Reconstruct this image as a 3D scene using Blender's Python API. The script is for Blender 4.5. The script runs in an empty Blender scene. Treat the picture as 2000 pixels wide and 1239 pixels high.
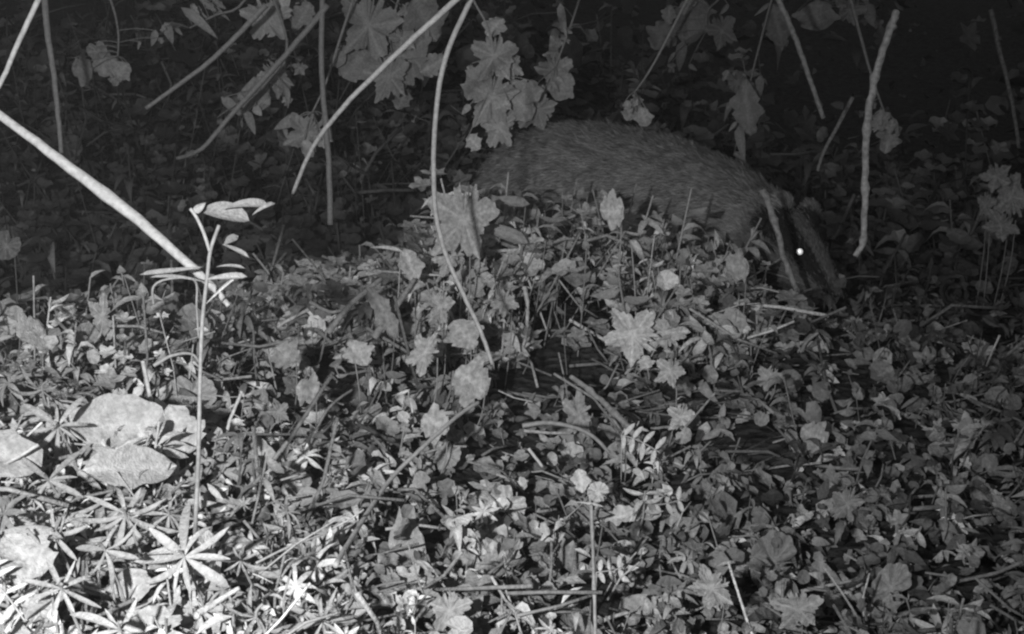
import bpy, math, random
import numpy as np
from mathutils import Vector, Matrix
from mathutils.bvhtree import BVHTree
random.seed(7); rng = np.random.default_rng(7)
R = math.radians
scene = bpy.context.scene
C = scene.collection

# ------------------------------------------------------------------ camera
CAM = Vector((0.0, 0.0, 0.49)); PITCH = R(12); FPX = 2414.0
FWD = Vector((0, math.cos(PITCH), -math.sin(PITCH)))
RGT = Vector((1, 0, 0)); UPV = Vector((0, math.sin(PITCH), math.cos(PITCH)))
cd = bpy.data.cameras.new('camera'); cd.sensor_width = 36; cd.lens = 36*FPX/2000
cd.clip_start = 0.02; cd.clip_end = 400
cam = bpy.data.objects.new('camera', cd); C.objects.link(cam)
cam.location = CAM; cam.rotation_euler = (R(90)-PITCH, 0, 0)
scene.camera = cam

# ------------------------------------------------------------------ night sky, moon, the camera trap's own flash
w = bpy.data.worlds.new('World'); scene.world = w; w.use_nodes = True
nt = w.node_tree; nt.nodes.clear()
sky = nt.nodes.new('ShaderNodeTexSky'); sky.sky_type = 'NISHITA'; sky.sun_disc = False
sky.sun_elevation = R(25); sky.sun_rotation = R(200)
bw = nt.nodes.new('ShaderNodeRGBToBW'); bg = nt.nodes.new('ShaderNodeBackground'); wo = nt.nodes.new('ShaderNodeOutputWorld')
bg.inputs['Strength'].default_value = 0.026
nt.links.new(sky.outputs[0], bw.inputs[0]); nt.links.new(bw.outputs[0], bg.inputs['Color']); nt.links.new(bg.outputs[0], wo.inputs[0])
sd = bpy.data.lights.new('moon', 'SUN'); sd.energy = 0.01; sd.angle = R(0.5)
so = bpy.data.objects.new('moon', sd); C.objects.link(so); so.rotation_euler = (R(65), 0, R(160))
# infrared flash of the camera trap: beside and above the lens, aimed low and left
fd = bpy.data.lights.new('camera_trap_flash', 'SPOT'); fd.energy = 72; fd.shadow_soft_size = 0.018
fd.spot_size = R(94); fd.spot_blend = 1.0
fo = bpy.data.objects.new('camera_trap_flash', fd); C.objects.link(fo)
fo.location = (-0.26, -0.06, 0.54)
_aim = CAM + FWD*1.6 + RGT*(-0.46) + UPV*(-0.27)
fo.rotation_euler = (_aim - fo.location).to_track_quat('-Z', 'Y').to_euler()
scene.view_settings.view_transform = 'Standard'; scene.view_settings.look = 'None'
scene.view_settings.exposure = 0.0; scene.view_settings.gamma = 1.0
scene.cycles.filter_width = 2.3; scene.cycles.max_bounces = 4; scene.cycles.diffuse_bounces = 2; scene.cycles.glossy_bounces = 2

# ------------------------------------------------------------------ helpers
def smooth(a, b, v):
    t = np.clip((v-a)/(b-a), 0, 1); return t*t*(3-2*t)
def terrain(x, y):
    x = np.asarray(x, float); y = np.asarray(y, float)
    z = 0.022*np.sin(3.1*x+1.3)*np.cos(2.7*y) + 0.012*np.sin(7.3*x+2.1*y) + 0.007*np.sin(17*x-11*y)+0.004*np.sin(31*x+23*y)
    z = z + 0.13*np.exp(-(((x+0.62)/0.42)**2 + ((y-1.0)/0.55)**2))                       # mound near the lens, left
    z = z + 0.085*np.exp(-(((x-0.02)/0.45)**2 + ((y-2.02)/0.30)**2)) + .05*np.exp(-(((x+.52)/.2)**2+((y-1.55)/.25)**2))                     # hump before the badger
    z = z + 0.50*smooth(2.75, 4.4, y)*(1-smooth(-0.1, 1.3, x)) + 0.10*smooth(3.2, 6, y)     # bank, back left
    z = z + 0.9*smooth(5.5, 11, y) + 5.0*smooth(9, 40, y)
    return z
def P(px, py, d):
    return CAM + (FWD + RGT*((px-1000)/FPX) + UPV*((619.5-py)/FPX))*d
def proj(p):
    q = p - CAM; d = q.dot(FWD); return 1000+FPX*q.x/d, 619.5-FPX*q.dot(UPV)/d, d
def gdepth(px, py):
    d = 0.5
    while d < 9:
        p = P(px, py, d)
        if p.z < float(terrain(p.x, p.y)): return d
        d += 0.01
    return 9.0
def tag(o, label=None, cat=None, group=None, kind=None):
    if label: o['label'] = label
    if cat: o['category'] = cat
    if group: o['group'] = group
    if kind: o['kind'] = kind
    return o
def empty(name, loc, label, cat, group=None):
    o = bpy.data.objects.new(name, None); C.objects.link(o); o.location = loc; o.empty_display_size = 0.02
    return tag(o, label, cat, group)

class MB:
    def __init__(s): s.v=[]; s.f=[]; s.t=[]; s.n=0
    def add(s, V, F, tone):
        V = np.asarray(V, float)
        s.v.append(V); s.f.append((F, s.n)); s.t.append(np.broadcast_to(np.asarray(tone, float), (len(V),)).copy()); s.n += len(V)
    def tube(s, pts, rad, tone=0.5, sides=6, cap=True):
        pts = [Vector(p) for p in pts]; n = len(pts)
        if not hasattr(rad, '__len__'): rad = [rad]*n
        V = []; prev = None
        for i, p in enumerate(pts):
            t = (pts[min(i+1, n-1)]-pts[max(i-1, 0)]).normalized()
            a = (prev - t*prev.dot(t)) if prev is not None else t.orthogonal()
            a.normalize(); prev = a; b = t.cross(a)
            for k in range(sides):
                an = 2*math.pi*k/sides; V.append(p+(a*math.cos(an)+b*math.sin(an))*rad[i])
        F = []
        for i in range(n-1):
            for k in range(sides):
                k2 = (k+1) % sides; F.append((i*sides+k, i*sides+k2, (i+1)*sides+k2, (i+1)*sides+k))
        if cap: F.append(tuple(range(sides))[::-1]); F.append(tuple((n-1)*sides+k for k in range(sides)))
        s.add([tuple(v) for v in V], F, tone)
    def build(s, name, mat, parent=None, origin=None, shade=True):
        V = np.concatenate(s.v); T = np.concatenate(s.t)
        off = Vector((0,0,0))
        if parent is not None: off = parent.location.copy()
        elif origin is not None: off = Vector(origin)
        V = V - np.array(off)
        lt = []; li = []
        for F, b in s.f:
            for f in F: lt.append(len(f)); li.extend([i+b for i in f])
        me = bpy.data.meshes.new(name)
        me.vertices.add(len(V)); me.vertices.foreach_set('co', V.ravel())
        me.loops.add(len(li)); me.loops.foreach_set('vertex_index', np.array(li, dtype=np.int32))
        me.polygons.add(len(lt)); st = np.concatenate([[0], np.cumsum(lt)[:-1]]).astype(np.int32)
        me.polygons.foreach_set('loop_start', st); me.polygons.foreach_set('loop_total', np.array(lt, dtype=np.int32))
        if shade: me.polygons.foreach_set('use_smooth', np.ones(len(lt), dtype=bool))
        a = me.attributes.new('tone', 'FLOAT', 'POINT'); a.data.foreach_set('value', T.astype(np.float32))
        me.update(calc_edges=True); me.validate()
        me.materials.append(mat)
        o = bpy.data.objects.new(name, me); C.objects.link(o)
        if parent is not None: o.parent = parent
        else: o.location = off
        return o

# ------------------------------------------------------------------ materials (monochrome infrared reflectances)
def mat_tone(name, rough=0.55, nscale=60, namp=0.35, bump=0.25, bscale=300, spec=0.3, stretch=None, metallic=0):
    m = bpy.data.materials.new(name); m.use_nodes = True; n = m.node_tree; L = n.links
    b = n.nodes['Principled BSDF']; b.inputs['Roughness'].default_value = rough
    b.inputs['Specular IOR Level'].default_value = spec; b.inputs['Metallic'].default_value = metallic
    at = n.nodes.new('ShaderNodeAttribute'); at.attribute_name = 'tone'
    tc = n.nodes.new('ShaderNodeTexCoord'); mp = n.nodes.new('ShaderNodeMapping')
    if stretch: mp.inputs['Scale'].default_value = stretch
    L.new(tc.outputs['Object'], mp.inputs[0])
    no = n.nodes.new('ShaderNodeTexNoise'); no.inputs['Scale'].default_value = nscale; no.inputs['Detail'].default_value = 5
    mr = n.nodes.new('ShaderNodeMapRange'); mr.inputs[1].default_value = 0.3; mr.inputs[2].default_value = 0.7
    mr.inputs[3].default_value = 1-namp; mr.inputs[4].default_value = 1+namp
    mu = n.nodes.new('ShaderNodeMath'); mu.operation = 'MULTIPLY'
    L.new(mp.outputs[0], no.inputs['Vector']); L.new(no.outputs['Fac'], mr.inputs[0])
    L.new(at.outputs['Fac'], mu.inputs[0]); L.new(mr.outputs[0], mu.inputs[1]); L.new(mu.outputs[0], b.inputs['Base Color'])
    n2 = n.nodes.new('ShaderNodeTexNoise'); n2.inputs['Scale'].default_value = bscale; n2.inputs['Detail'].default_value = 3
    bp = n.nodes.new('ShaderNodeBump'); bp.inputs['Strength'].default_value = bump; bp.inputs['Distance'].default_value = 0.002
    L.new(mp.outputs[0], n2.inputs['Vector']); L.new(n2.outputs['Fac'], bp.inputs['Height']); L.new(bp.outputs[0], b.inputs['Normal'])
    return m
M_LEAF = mat_tone('leaf', 0.5, 230, 0.24, 0.8, 420, 0.35)
M_DRY = mat_tone('dry_leaf', 0.75, 190, 0.32, 1.0, 450, 0.2)
M_STEM = mat_tone('stem', 0.6, 200, 0.22, 0.3, 700, 0.3)
M_TWIG = mat_tone('twig_bark', 0.75, 160, 0.4, 0.7, 500, 0.2)
M_FUR = mat_tone('badger_fur', 0.6, 60, 0.25, 0.0, 100, 0.15)
M_SKIN = mat_tone('badger_hide', 0.8, 120, 0.3, 0.4, 500, 0.1)
M_NOSE = mat_tone('nose_leather', 0.4, 200, 0.2, 0.4, 900, 0.5)
def plain(name, g, rough, metallic=0, spec=0.5):
    m = bpy.data.materials.new(name); m.use_nodes = True; b = m.node_tree.nodes['Principled BSDF']
    no = m.node_tree.nodes.new('ShaderNodeTexNoise'); no.inputs['Scale'].default_value = 300
    mr = m.node_tree.nodes.new('ShaderNodeMapRange'); mr.inputs[3].default_value = g*0.95; mr.inputs[4].default_value = min(g*1.05, 1)
    m.node_tree.links.new(no.outputs['Fac'], mr.inputs[0]); m.node_tree.links.new(mr.outputs[0], b.inputs['Base Color'])
    b.inputs['Roughness'].default_value = rough; b.inputs['Metallic'].default_value = metallic
    b.inputs['Specular IOR Level'].default_value = spec
    return m
M_EYE = plain('eye_wet', 0.01, 0.15); M_TAP = plain('eye_reflecting_pupil', 0.95, 0.42, 1.0)
def soil():
    m = bpy.data.materials.new('soil'); m.use_nodes = True; n = m.node_tree; L = n.links; b = n.nodes['Principled BSDF']
    b.inputs['Roughness'].default_value = 0.9; b.inputs['Specular IOR Level'].default_value = 0.1
    tc = n.nodes.new('ShaderNodeTexCoord')
    no = n.nodes.new('ShaderNodeTexNoise'); no.inputs['Scale'].default_value = 28; no.inputs['Detail'].default_value = 9; no.inputs['Roughness'].default_value = 0.7
    vo = n.nodes.new('ShaderNodeTexVoronoi'); vo.inputs['Scale'].default_value = 60
    cr = n.nodes.new('ShaderNodeValToRGB'); cr.color_ramp.elements[0].position = 0.35; cr.color_ramp.elements[0].color = (.02,.02,.02,1)
    cr.color_ramp.elements[1].position = 0.72; cr.color_ramp.elements[1].color = (.12,.12,.12,1)
    L.new(tc.outputs['Object'], no.inputs['Vector']); L.new(tc.outputs['Object'], vo.inputs['Vector'])
    L.new(no.outputs['Fac'], cr.inputs[0]); L.new(cr.outputs[0], b.inputs['Base Color'])
    ad = n.nodes.new('ShaderNodeMath'); ad.operation = 'ADD'; L.new(no.outputs['Fac'], ad.inputs[0]); L.new(vo.outputs['Distance'], ad.inputs[1])
    bp = n.nodes.new('ShaderNodeBump'); bp.inputs['Strength'].default_value = 1; bp.inputs['Distance'].default_value = 0.012
    L.new(ad.outputs[0], bp.inputs['Height']); L.new(bp.outputs[0], b.inputs['Normal'])
    return m
M_SOIL = soil()

# ------------------------------------------------------------------ ground
def build_ground():
    xs = np.concatenate([np.linspace(-60,-3,30)[:-1], np.linspace(-3,3,200), np.linspace(3,60,30)[1:]])
    ys = np.concatenate([np.linspace(-6,0.3,14)[:-1], np.linspace(0.3,5.5,190), np.linspace(5.5,90,60)[1:]])
    X, Y = np.meshgrid(xs, ys); Z = terrain(X, Y)
    V = np.stack([X, Y, Z], -1).reshape(-1,3); nx = len(xs)
    F = [(j*nx+i, j*nx+i+1, (j+1)*nx+i+1, (j+1)*nx+i) for j in range(len(ys)-1) for i in range(nx-1)]
    mb = MB(); mb.add(V, F, 0.1); o = mb.build('ground', M_SOIL); tag(o, kind='structure')
build_ground()

# ------------------------------------------------------------------ leaf templates: x across, y along (0..1), z normal
def t_ovate(width=0.5, fold=0.12, curl=0.2, secs=6, point=0.75, base=0.6):
    V=[]; T=[]
    for i in range(secs+1):
        t = i/secs
        wd = width*0.5*(math.sin(math.pi*min(1, t**base)) ** point) if 0<t<1 else 0.008
        z = curl*(t*(1-t)*2 - t*t*0.5)
        V += [(-wd, t, z+fold*wd*2), (0, t, z), (wd, t, z+fold*wd*2)]; T += [1.0, 1.18, 0.98]
    F=[]
    for i in range(secs):
        a = i*3; F += [(a,a+1,a+4,a+3),(a+1,a+2,a+5,a+4)]
    return np.array(V), F, np.array(T)
def t_polar(rf, N=44, cup=0.12, wave=0.05, veins=5, seed=0):
    r2 = random.Random(seed); V=[(0,0.5,0)]; T=[1.15]
    for ring in (0.35, 0.7, 1.0):
        for k in range(N):
            th = 2*math.pi*k/N; r = rf(th)*ring*0.5
            z = cup*ring*ring*0.5 + wave*ring*math.sin(veins*th+seed)*0.5 + r2.uniform(-.01,.01)*ring
            V.append((r*math.sin(th), 0.5-r*math.cos(th), z))
            T.append(0.95 + 0.3*(math.cos(veins*th) > 0.965) + (0.08 if ring == 1.0 else 0) + r2.uniform(-.06,.06))  # outer ring lightened: bright sharpening halo put into the leaf tone
    F = [(0, 1+k, 1+(k+1)%N) for k in range(N)]
    for q in range(2):
        for k in range(N):
            k2=(k+1)%N; F.append((1+q*N+k, 1+(q+1)*N+k, 1+(q+1)*N+k2, 1+q*N+k2))
    return np.array(V), F, np.array(T)
def rf_lobed(n=5, depth=0.35, seed=0):
    ph = random.Random(seed); am = [ph.uniform(.75,1.15) for _ in range(n)]
    def f(th):
        a = th/(2*math.pi)*n; i = int(a+0.5) % n; d = abs(a-round(a))*2
        notch = 0.55 if th < 0.25 or th > 2*math.pi-0.25 else 1
        return ((1-depth) + depth*(1-d)**1.2*1.3*am[i]) * notch + 0.05*math.sin(th*13+seed) + 0.045*math.sin(th*23+2*seed) + .03*math.sin(th*37)
    return f
def rf_scallop(n=13, seed=0, notch=True):
    def f(th):
        e = min(th, 2*math.pi-th)
        return (0.92+0.07*abs(math.cos(th*n/2)))*(0.45+0.55*min(1, e/0.45) if notch else 1)+0.03*math.sin(2*th+seed)
    return f
def rf_ragged(seed=0, amp=0.22, el=0.7):
    r2 = random.Random(seed); ph = [(r2.uniform(0,6.28), k, r2.uniform(.3,1)/k**0.7) for k in (2,3,5,7,11,16,23,31)]
    def f(th): return max(0.25, (1-0.18*math.cos(2*th)*el) + amp*sum(a*math.sin(k*th+p) for p,k,a in ph)*0.6)
    return f
def t_wild(seed, pointy=.8, wid=.75, jag=.06):
    q = random.Random(seed); V=[]; T=[]; ns=16; na=7; ph=[(k,q.uniform(0,6.28),q.uniform(.5,1)/k**.5) for k in (2,3,5,8,13)]
    for i in range(ns+1):
        t = i/ns; b = .5*wid*(math.sin(math.pi*t**pointy)**.65 if 0<t<1 else .01); bend = .05*math.sin(3*t+seed)
        for j in range(na):
            sgn = (j-(na-1)/2)/((na-1)/2); e = b*(1+jag*2*sum(a*math.sin(k*6.28*t*sgn+p) for k,p,a in ph))
            V.append((sgn*e+bend, t+.025*math.sin(11*sgn+seed)*math.sin(3.14*t), .10*abs(sgn)*e*2 + .12*math.sin(2.6*t+seed)+.03*math.sin(9*t+5*sgn+seed)))
            T.append(1.28 if j == na//2 else (1.18 if (i+abs(j-na//2)) % 4 == 0 and abs(sgn)<.9 else .96+.08*(abs(sgn)>.9)))  # midrib and veins paler; rim lightened as a painted edge halo
    F=[(i*na+j,i*na+j+1,(i+1)*na+j+1,(i+1)*na+j) for i in range(ns) for j in range(na-1)]
    return np.array(V),F,np.array(T)
TOC = lambda p: (CAM-p).normalized()
OV = [t_ovate(.55,.1,.2), t_ovate(.42,.2,.35), t_ovate(.65,.05,-.15), t_ovate(.5,.3,.1)]
NA = [t_ovate(.16,.1,.15,5,.6,.8), t_ovate(.12,.2,.3,5,.6,.8), t_ovate(.2,.15,-.2,5,.6,.9)]
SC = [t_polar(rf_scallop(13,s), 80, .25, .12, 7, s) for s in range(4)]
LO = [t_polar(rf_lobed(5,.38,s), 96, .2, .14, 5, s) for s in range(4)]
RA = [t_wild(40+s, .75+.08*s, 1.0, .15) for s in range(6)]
CU = [t_ovate(.5,.5,.9,7), t_ovate(.35,.6,-.8,7), t_ovate(.6,.4,1.2,7)]
def tsmall(T):   # lighter version of the polar templates for far-off scatter
    return T
def frame(n, up, spin=0):
    n = Vector(n).normalized(); u = Vector(up); u = (u - n*u.dot(n)).normalized()
    r = u.cross(n)
    if spin: u, r = u*math.cos(spin)+r*math.sin(spin), r*math.cos(spin)-u*math.sin(spin)
    return np.array([r, u, n])    # rows
def put(mb, T, loc, A, sx, sy, tone, center=False):
    V, F, tn = T
    W = V.copy()
    if center: W[:,1] -= 0.5
    W = W*np.array([sx, sy, (sx+sy)/2])
    mb.add(W @ A + np.array(loc), F, tn*tone)
def rdir(tilt=0.5, base=Vector((0,-.45,.8))):
    return (base + Vector((random.gauss(0,tilt), random.gauss(0,tilt), random.gauss(0,tilt*.6)))).normalized()
def gz(x, y): return float(terrain(x, y))

# ================================================================== BADGER
def interp(pts, n):
    out = []
    pts = [np.array(p, float) for p in pts]
    for i in range(len(pts)-1):
        p0=pts[max(i-1,0)]; p1=pts[i]; p2=pts[i+1]; p3=pts[min(i+2,len(pts)-1)]
        for k in range(n):
            t=k/n; out.append(0.5*((2*p1)+(-p0+p2)*t+(2*p0-5*p1+4*p2-p3)*t*t+(-p0+3*p1-3*p2+p3)*t**3))
    out.append(pts[-1]); return out
def build_badger():
    import bmesh
    bm = bmesh.new()
    def ball(c, r, s=(1,1,1), sub=3):
        g = bmesh.ops.create_icosphere(bm, subdivisions=sub, radius=r)
        for v in g['verts']: v.co = Vector((v.co.x*s[0]+c[0], v.co.y*s[1]+c[1], v.co.z*s[2]+c[2]))
    spine = [(-.01,2.70,.14,.07),(.02,2.68,.165,.11),(.07,2.655,.185,.142),(.13,2.61,.197,.15),(.21,2.56,.192,.15),(.31,2.49,.18,.140),
             (.39,2.41,.165,.122),(.445,2.35,.152,.100),(.485,2.30,.138,.083),(.515,2.262,.122,.068),(.54,2.232,.100,.052),(.560,2.205,.076,.037),(.577,2.182,.054,.026),(.585,2.170,.043,.021)]
    for p in interp(spine, 5): ball(p[:3], p[3])
    # legs
    def leg(a, b, c, r0, r1, r2, toe):
        for p in interp([(*a, r0), (*b, r1), (*c, r2), (c[0]+toe[0], c[1]+toe[1], c[2]-.012, r2*.85)], 5): ball(p[:3], p[3], sub=2)
    for (x, y, dx) in ((.34,2.37,.02),(.43,2.50,.03)):
        g = gz(x+dx, y-.02); leg((x, y, .14), (x+dx, y-.01, .07+g*.5), (x+dx, y-.02, g+.03), .065, .042, .034, (.045,-.025))
    for (x, y, dx) in ((.06,2.56,.0),(.13,2.74,.02)):
        g = gz(x+dx, y-.02); leg((x, y, .13), (x-.035, y, .075+g*.5), (x+dx, y-.02, g+.03), .085, .045, .036, (.05,-.02))
    for p in interp([(-.02,2.74,.15,.04),(-.07,2.77,.12,.03),(-.10,2.78,.08,.015)],5): ball(p[:3], p[3], sub=2)   # tail
    # ears
    for e in (P(1530,398,2.275), P(1582,412,2.29)):
        ball(e, .022, (1,.6,1.15), 2); ball(e-Vector((.004,.0,.022)), .024, (1,.9,1.2), 2); ball(e-Vector((.012,.01,.04)), .026, (1,.9,1.2), 2)
    me = bpy.data.meshes.new('tmp'); bm.to_mesh(me); bm.free()
    tmp = bpy.data.objects.new('tmp', me); C.objects.link(tmp)
    rm = tmp.modifiers.new('r','REMESH'); rm.mode='VOXEL'; rm.voxel_size=0.006
    sm = tmp.modifiers.new('s','SMOOTH'); sm.iterations=8; sm.factor=0.5
    dg = bpy.context.evaluated_depsgraph_get(); dg.update()
    ev = tmp.evaluated_get(dg).to_mesh()
    V = np.array([v.co[:] for v in ev.vertices]); N = np.array([v.normal[:] for v in ev.vertices])
    F = [tuple(p.vertices) for p in ev.polygons]
    # tone of the coat
    H0 = np.array([.485,2.300,.138]); H1 = np.array([.585,2.170,.043]); ax = (H1-H0)/np.linalg.norm(H1-H0)
    upv = np.array([0,0,1.]); upv = upv-ax*upv.dot(ax); upv/=np.linalg.norm(upv); side = np.cross(ax, upv)   # towards the lens?
    if side[1] > 0: side = -side
    bvh = BVHTree.FromPolygons([Vector(v) for v in V], F)
    dr = (P(1562,492,1)-CAM).normalized(); hit = bvh.ray_cast(CAM, dr)
    EYE = np.array(hit[0]); EN = np.array(hit[1])
    def ang(p):
        q = p-H0; a = q.dot(ax); q = q-ax*a; return math.degrees(math.atan2(q.dot(side), q.dot(upv))), a
    ea, et = ang(EYE)
    print('badger eye at', EYE, 'angle', ea, 't', et)
    L = np.linalg.norm(H1-H0)
    def coat(p, nrm):
        a, t = ang(p)
        near_head = np.linalg.norm(p-(H0+ax*np.clip(t,0,L))) < 0.105
        if p[2] > .205 and t > -.03 and near_head: return 0.40 if p[2] > .215 else .05
        if t > -0.02 and near_head and not (p[2] < 0.02):
            w = 19*(1.15 - 0.45*max(0, t)/L)
            band = min(abs(a-ea), abs(a+ea))
            if t > L-0.008: return 0.03
            if abs(a) > ea+62: return 0.10
            if band < w: return 0.04
            return 0.23 if abs(a) < abs(ea) else 0.20
        if nrm[2] < -0.35 or p[2] < 0.085: return 0.045
        return 0.30
    tones = np.array([coat(V[i], N[i]) for i in range(len(V))])
    root = empty('badger', (0.2,2.5,0), 'hunched grizzled grey badger facing right behind the leaves with one shining eye', 'badger')
    mb = MB(); mb.add(V, F, tones*0.6); mb.build('body', M_SKIN, root)
    # fur: tapering blades on the hide
    tri = []
    for f in F:
        tri.append((f[0],f[1],f[2]))
        if len(f) == 4: tri.append((f[0],f[2],f[3]))
    tri = np.array(tri); A,B,D = V[tri[:,0]],V[tri[:,1]],V[tri[:,2]]
    ar = np.linalg.norm(np.cross(B-A,D-A),axis=1)
    K = 150000
    ix = rng.choice(len(tri), K, p=ar/ar.sum()); u = rng.random(K); v = rng.random(K); m_=u+v>1; u[m_]=1-u[m_]; v[m_]=1-v[m_]
    p = A[ix]+(B[ix]-A[ix])*u[:,None]+(D[ix]-A[ix])*v[:,None]
    n = N[tri[ix,0]]; tn = tones[tri[ix,0]]
    t = (p-H0)@ax; head = np.clip((t+0.10)/0.12, 0, 1); feet = p[:,2] < .07
    # flow towards the tail and down
    flow = np.array([-.80,.35,-.25])[None,:]*np.ones((K,1)); hd = -ax[None,:]
    FLOW0 = 0
    flow = flow*(1-head[:,None]) + hd*head[:,None]
    flow = flow - n*np.sum(flow*n,axis=1)[:,None]; flow /= np.maximum(np.linalg.norm(flow,axis=1),1e-4)[:,None]
    ln = (0.024*(1-head)+0.008*head)*rng.uniform(.6,1.3,K); ln[feet] = .009
    clump = np.sin(p[:,0]*70+3*np.sin(p[:,2]*60))*np.cos(p[:,2]*55+p[:,1]*40)
    dirn = flow*1.0 + n*(0.28+0.12*clump[:,None]) + rng.normal(0,.26,(K,3)); dirn/=np.linalg.norm(dirn,axis=1)[:,None]
    sidev = np.cross(dirn, n); sidev/=np.maximum(np.linalg.norm(sidev,axis=1),1e-4)[:,None]
    sidev = sidev + rng.normal(0,.4,(K,3)); sidev/=np.linalg.norm(sidev,axis=1)[:,None]
    wd = (0.0007*(1-head)+0.0005*head)[:,None]
    mid = p + dirn*ln[:,None]*.55; tip = p + dirn*ln[:,None] - n*ln[:,None]*.15
    VV = np.stack([p-sidev*wd, p+sidev*wd, mid+sidev*wd*.8, mid-sidev*wd*.8, tip],1).reshape(-1,3)
    body = tn > .2
    grizz = np.where((tn==.30), np.clip(rng.normal(1,.3,K)+.16*clump,.25,2.1), rng.uniform(.8,1.2,K))
    tn2 = np.array([coat(q+rng.normal(0,.006,3), nn) for q, nn in zip(p, n)]); tn = tn2
    tt = tn*np.where(tn==.30, grizz, rng.uniform(.7,1.3,K))
    TT = np.stack([tt*.55,tt*.55,tt,tt,np.where(tn==.30,tt*1.35,tt)],1).ravel()
    FF = []
    for k in range(K):
        b=5*k; FF.append((b,b+1,b+2,b+3)); FF.append((b+3,b+2,b+4))
    mb = MB(); mb.add(VV, FF, TT*.86); mb.build('fur', M_FUR, root, shade=False)
    # eye
    En = (0.6*EN + 0.8*np.array((CAM-Vector(EYE)).normalized())); En/=np.linalg.norm(En)
    def disc(c, nrm, r, bulge, name, mat, zoff):
        A_ = frame(nrm, (0,0,1)); VV=[(0,0,bulge+zoff)]; N_=20
        for ring in (.35,.7,1.): 
            for k in range(N_): VV.append((r*ring*math.cos(6.2832*k/N_), r*ring*math.sin(6.2832*k/N_), bulge*(1-ring*ring)+zoff))
        F_=[(0,1+k,1+(k+1)%N_) for k in range(N_)]+[(1+q*N_+k,1+(q+1)*N_+k,1+(q+1)*N_+(k+1)%N_,1+q*N_+(k+1)%N_) for q in range(2) for k in range(N_)]
        m = MB(); m.add(np.array(VV)@A_+c, F_, 0.9); return m.build(name, mat, root)
    e = disc(EYE, En, .0095, .005, 'eye', M_EYE, .001)
    tp = disc(EYE, np.array((CAM-Vector(EYE)).normalized()), .0058, .0006, 'pupil', M_TAP, .0072)
    tp.parent = e; tp.location = (0,0,0)
    m = MB(); nb = []
    bm = bmesh.new(); bmesh.ops.create_icosphere(bm, subdivisions=3, radius=.019)
    nv = np.array([v.co[:] for v in bm.verts])*np.array([1,.8,.75])+H1+ax*.014; nf=[tuple(q.index for q in f.verts) for f in bm.faces]; bm.free()
    m.add(nv, nf, .03); m.build('nose', M_NOSE, root)
    bpy.data.objects.remove(tmp); bpy.data.meshes.remove(me)
    return bvh
BVH = build_badger()

# ================================================================== HAND-PLACED PLANTS
def arc(pts, n=8): return [Vector(p) for p in interp([tuple(p) for p in pts], n)]
def pixpath(pp, n=6):   # (px, py, depth) control points -> smooth world path
    return arc([P(*q) for q in pp], n)
def radii(n, a, b, mid=None):
    return [a+(b-a)*i/(n-1) if mid is None else (a+(mid-a)*i/(n*.5) if i<n*.5 else mid+(b-mid)*(i-n*.5)/(n*.5)) for i in range(n)]
def stalk(name, label, cat, pp, wpx, tone, mat=None, group=None, knobs=0, mid=None):
    """a stem, straw or twig given by image points and depths; wpx = width in photo pixels at each end"""
    path = pixpath(pp); d = sum(q[2] for q in pp)/len(pp); a, b = wpx
    rr = radii(len(path), a*d/FPX/2, b*d/FPX/2, None if mid is None else mid*d/FPX/2)
    L = len(path)
    for i in range(L):
        path[i] = path[i] + Vector((random.gauss(0,1),random.gauss(0,1),random.gauss(0,1)))*rr[i]*(.13 if mat is M_TWIG else .06)
    if knobs:
        for k in range(knobs):
            i = int((k+.7)*L/(knobs+.5)); 
            if 0 < i < L: rr[i] *= (1.12 if mid and mid > 20 else 1.45)
    m = MB(); m.tube(path, rr, tone, 7)
    o = m.build(name, mat or M_STEM, None, path[0]); return tag(o, label, cat, group)

STRAW = 'long pale straws and bare twigs crossing the view'
# thick pale straw, left: a flattened hollow straw that tapers to both ends
stalk('straw', 'thick bright pale straw sloping down from the left edge, tip behind the tall seedling', 'straw',
      [(-160,110,1.05),(0,225,1.05),(140,330,1.04),(270,430,1.03),(400,545,1.01),(447,598,1.0)], (11,8), .50, group=STRAW, knobs=3, mid=26)
stalk('straw', 'thin pale straw leaning steeply in the upper left corner', 'straw', [(120,-100,1.2),(75,0,1.2),(35,85,1.2),(0,165,1.2),(-40,230,1.2)], (12,9), .50, group=STRAW)
stalk('twig', 'straight pale twig slanting down left from the top centre, ending above the seedling tip height', 'twig',
      [(980,-90,1.35),(890,0,1.4),(770,110,1.45),(670,210,1.5),(610,290,1.55),(572,378,1.6)], (13,8), .50, group=STRAW)
stalk('stem', 'long bowed pale stem hanging from the top centre down to the leaf tangle', 'stem',
      [(960,-90,1.45),(915,10,1.45),(868,120,1.45),(850,240,1.46),(848,380,1.44),(865,480,1.42),(905,575,1.41),(938,645,1.40),(962,712,1.40)], (12,8), .44, group=STRAW)
stalk('stem', 'pale stem running down left from the leaf tangle to a kink in the ground cover', 'stem',
      [(935,786,1.4),(895,812,1.36),(830,870,1.29),(760,940,1.22),(700,1030,1.10),(655,1105,1.0)], (9,9), .6, group=STRAW)
stalk('stem', 'short thin stem below the kink of the down-left pale stem', 'stem', [(655,1080,1.07),(680,1120,1.05),(697,1160,1.03),(708,1185,1.02)], (7,5), .5, group=STRAW)
stalk('stick', 'upright grey jointed stick with a broken hooked foot, right of the badger', 'stick',
      [(1750,22,1.75),(1738,60,1.75),(1712,140,1.76),(1697,210,1.77),(1690,300,1.78),(1689,400,1.79),(1686,470,1.8),(1670,500,1.8)], (15,11), .42, M_TWIG, STRAW, 5, 14)
stalk('twig', 'slim dim twig leaning right in the dark above the badger, left of the grey stick', 'twig',
      [(1490,-60,2.2),(1530,20,2.2),(1555,80,2.2),(1580,150,2.2),(1608,232,2.2)], (13,9), .28, M_TWIG, STRAW)
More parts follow.
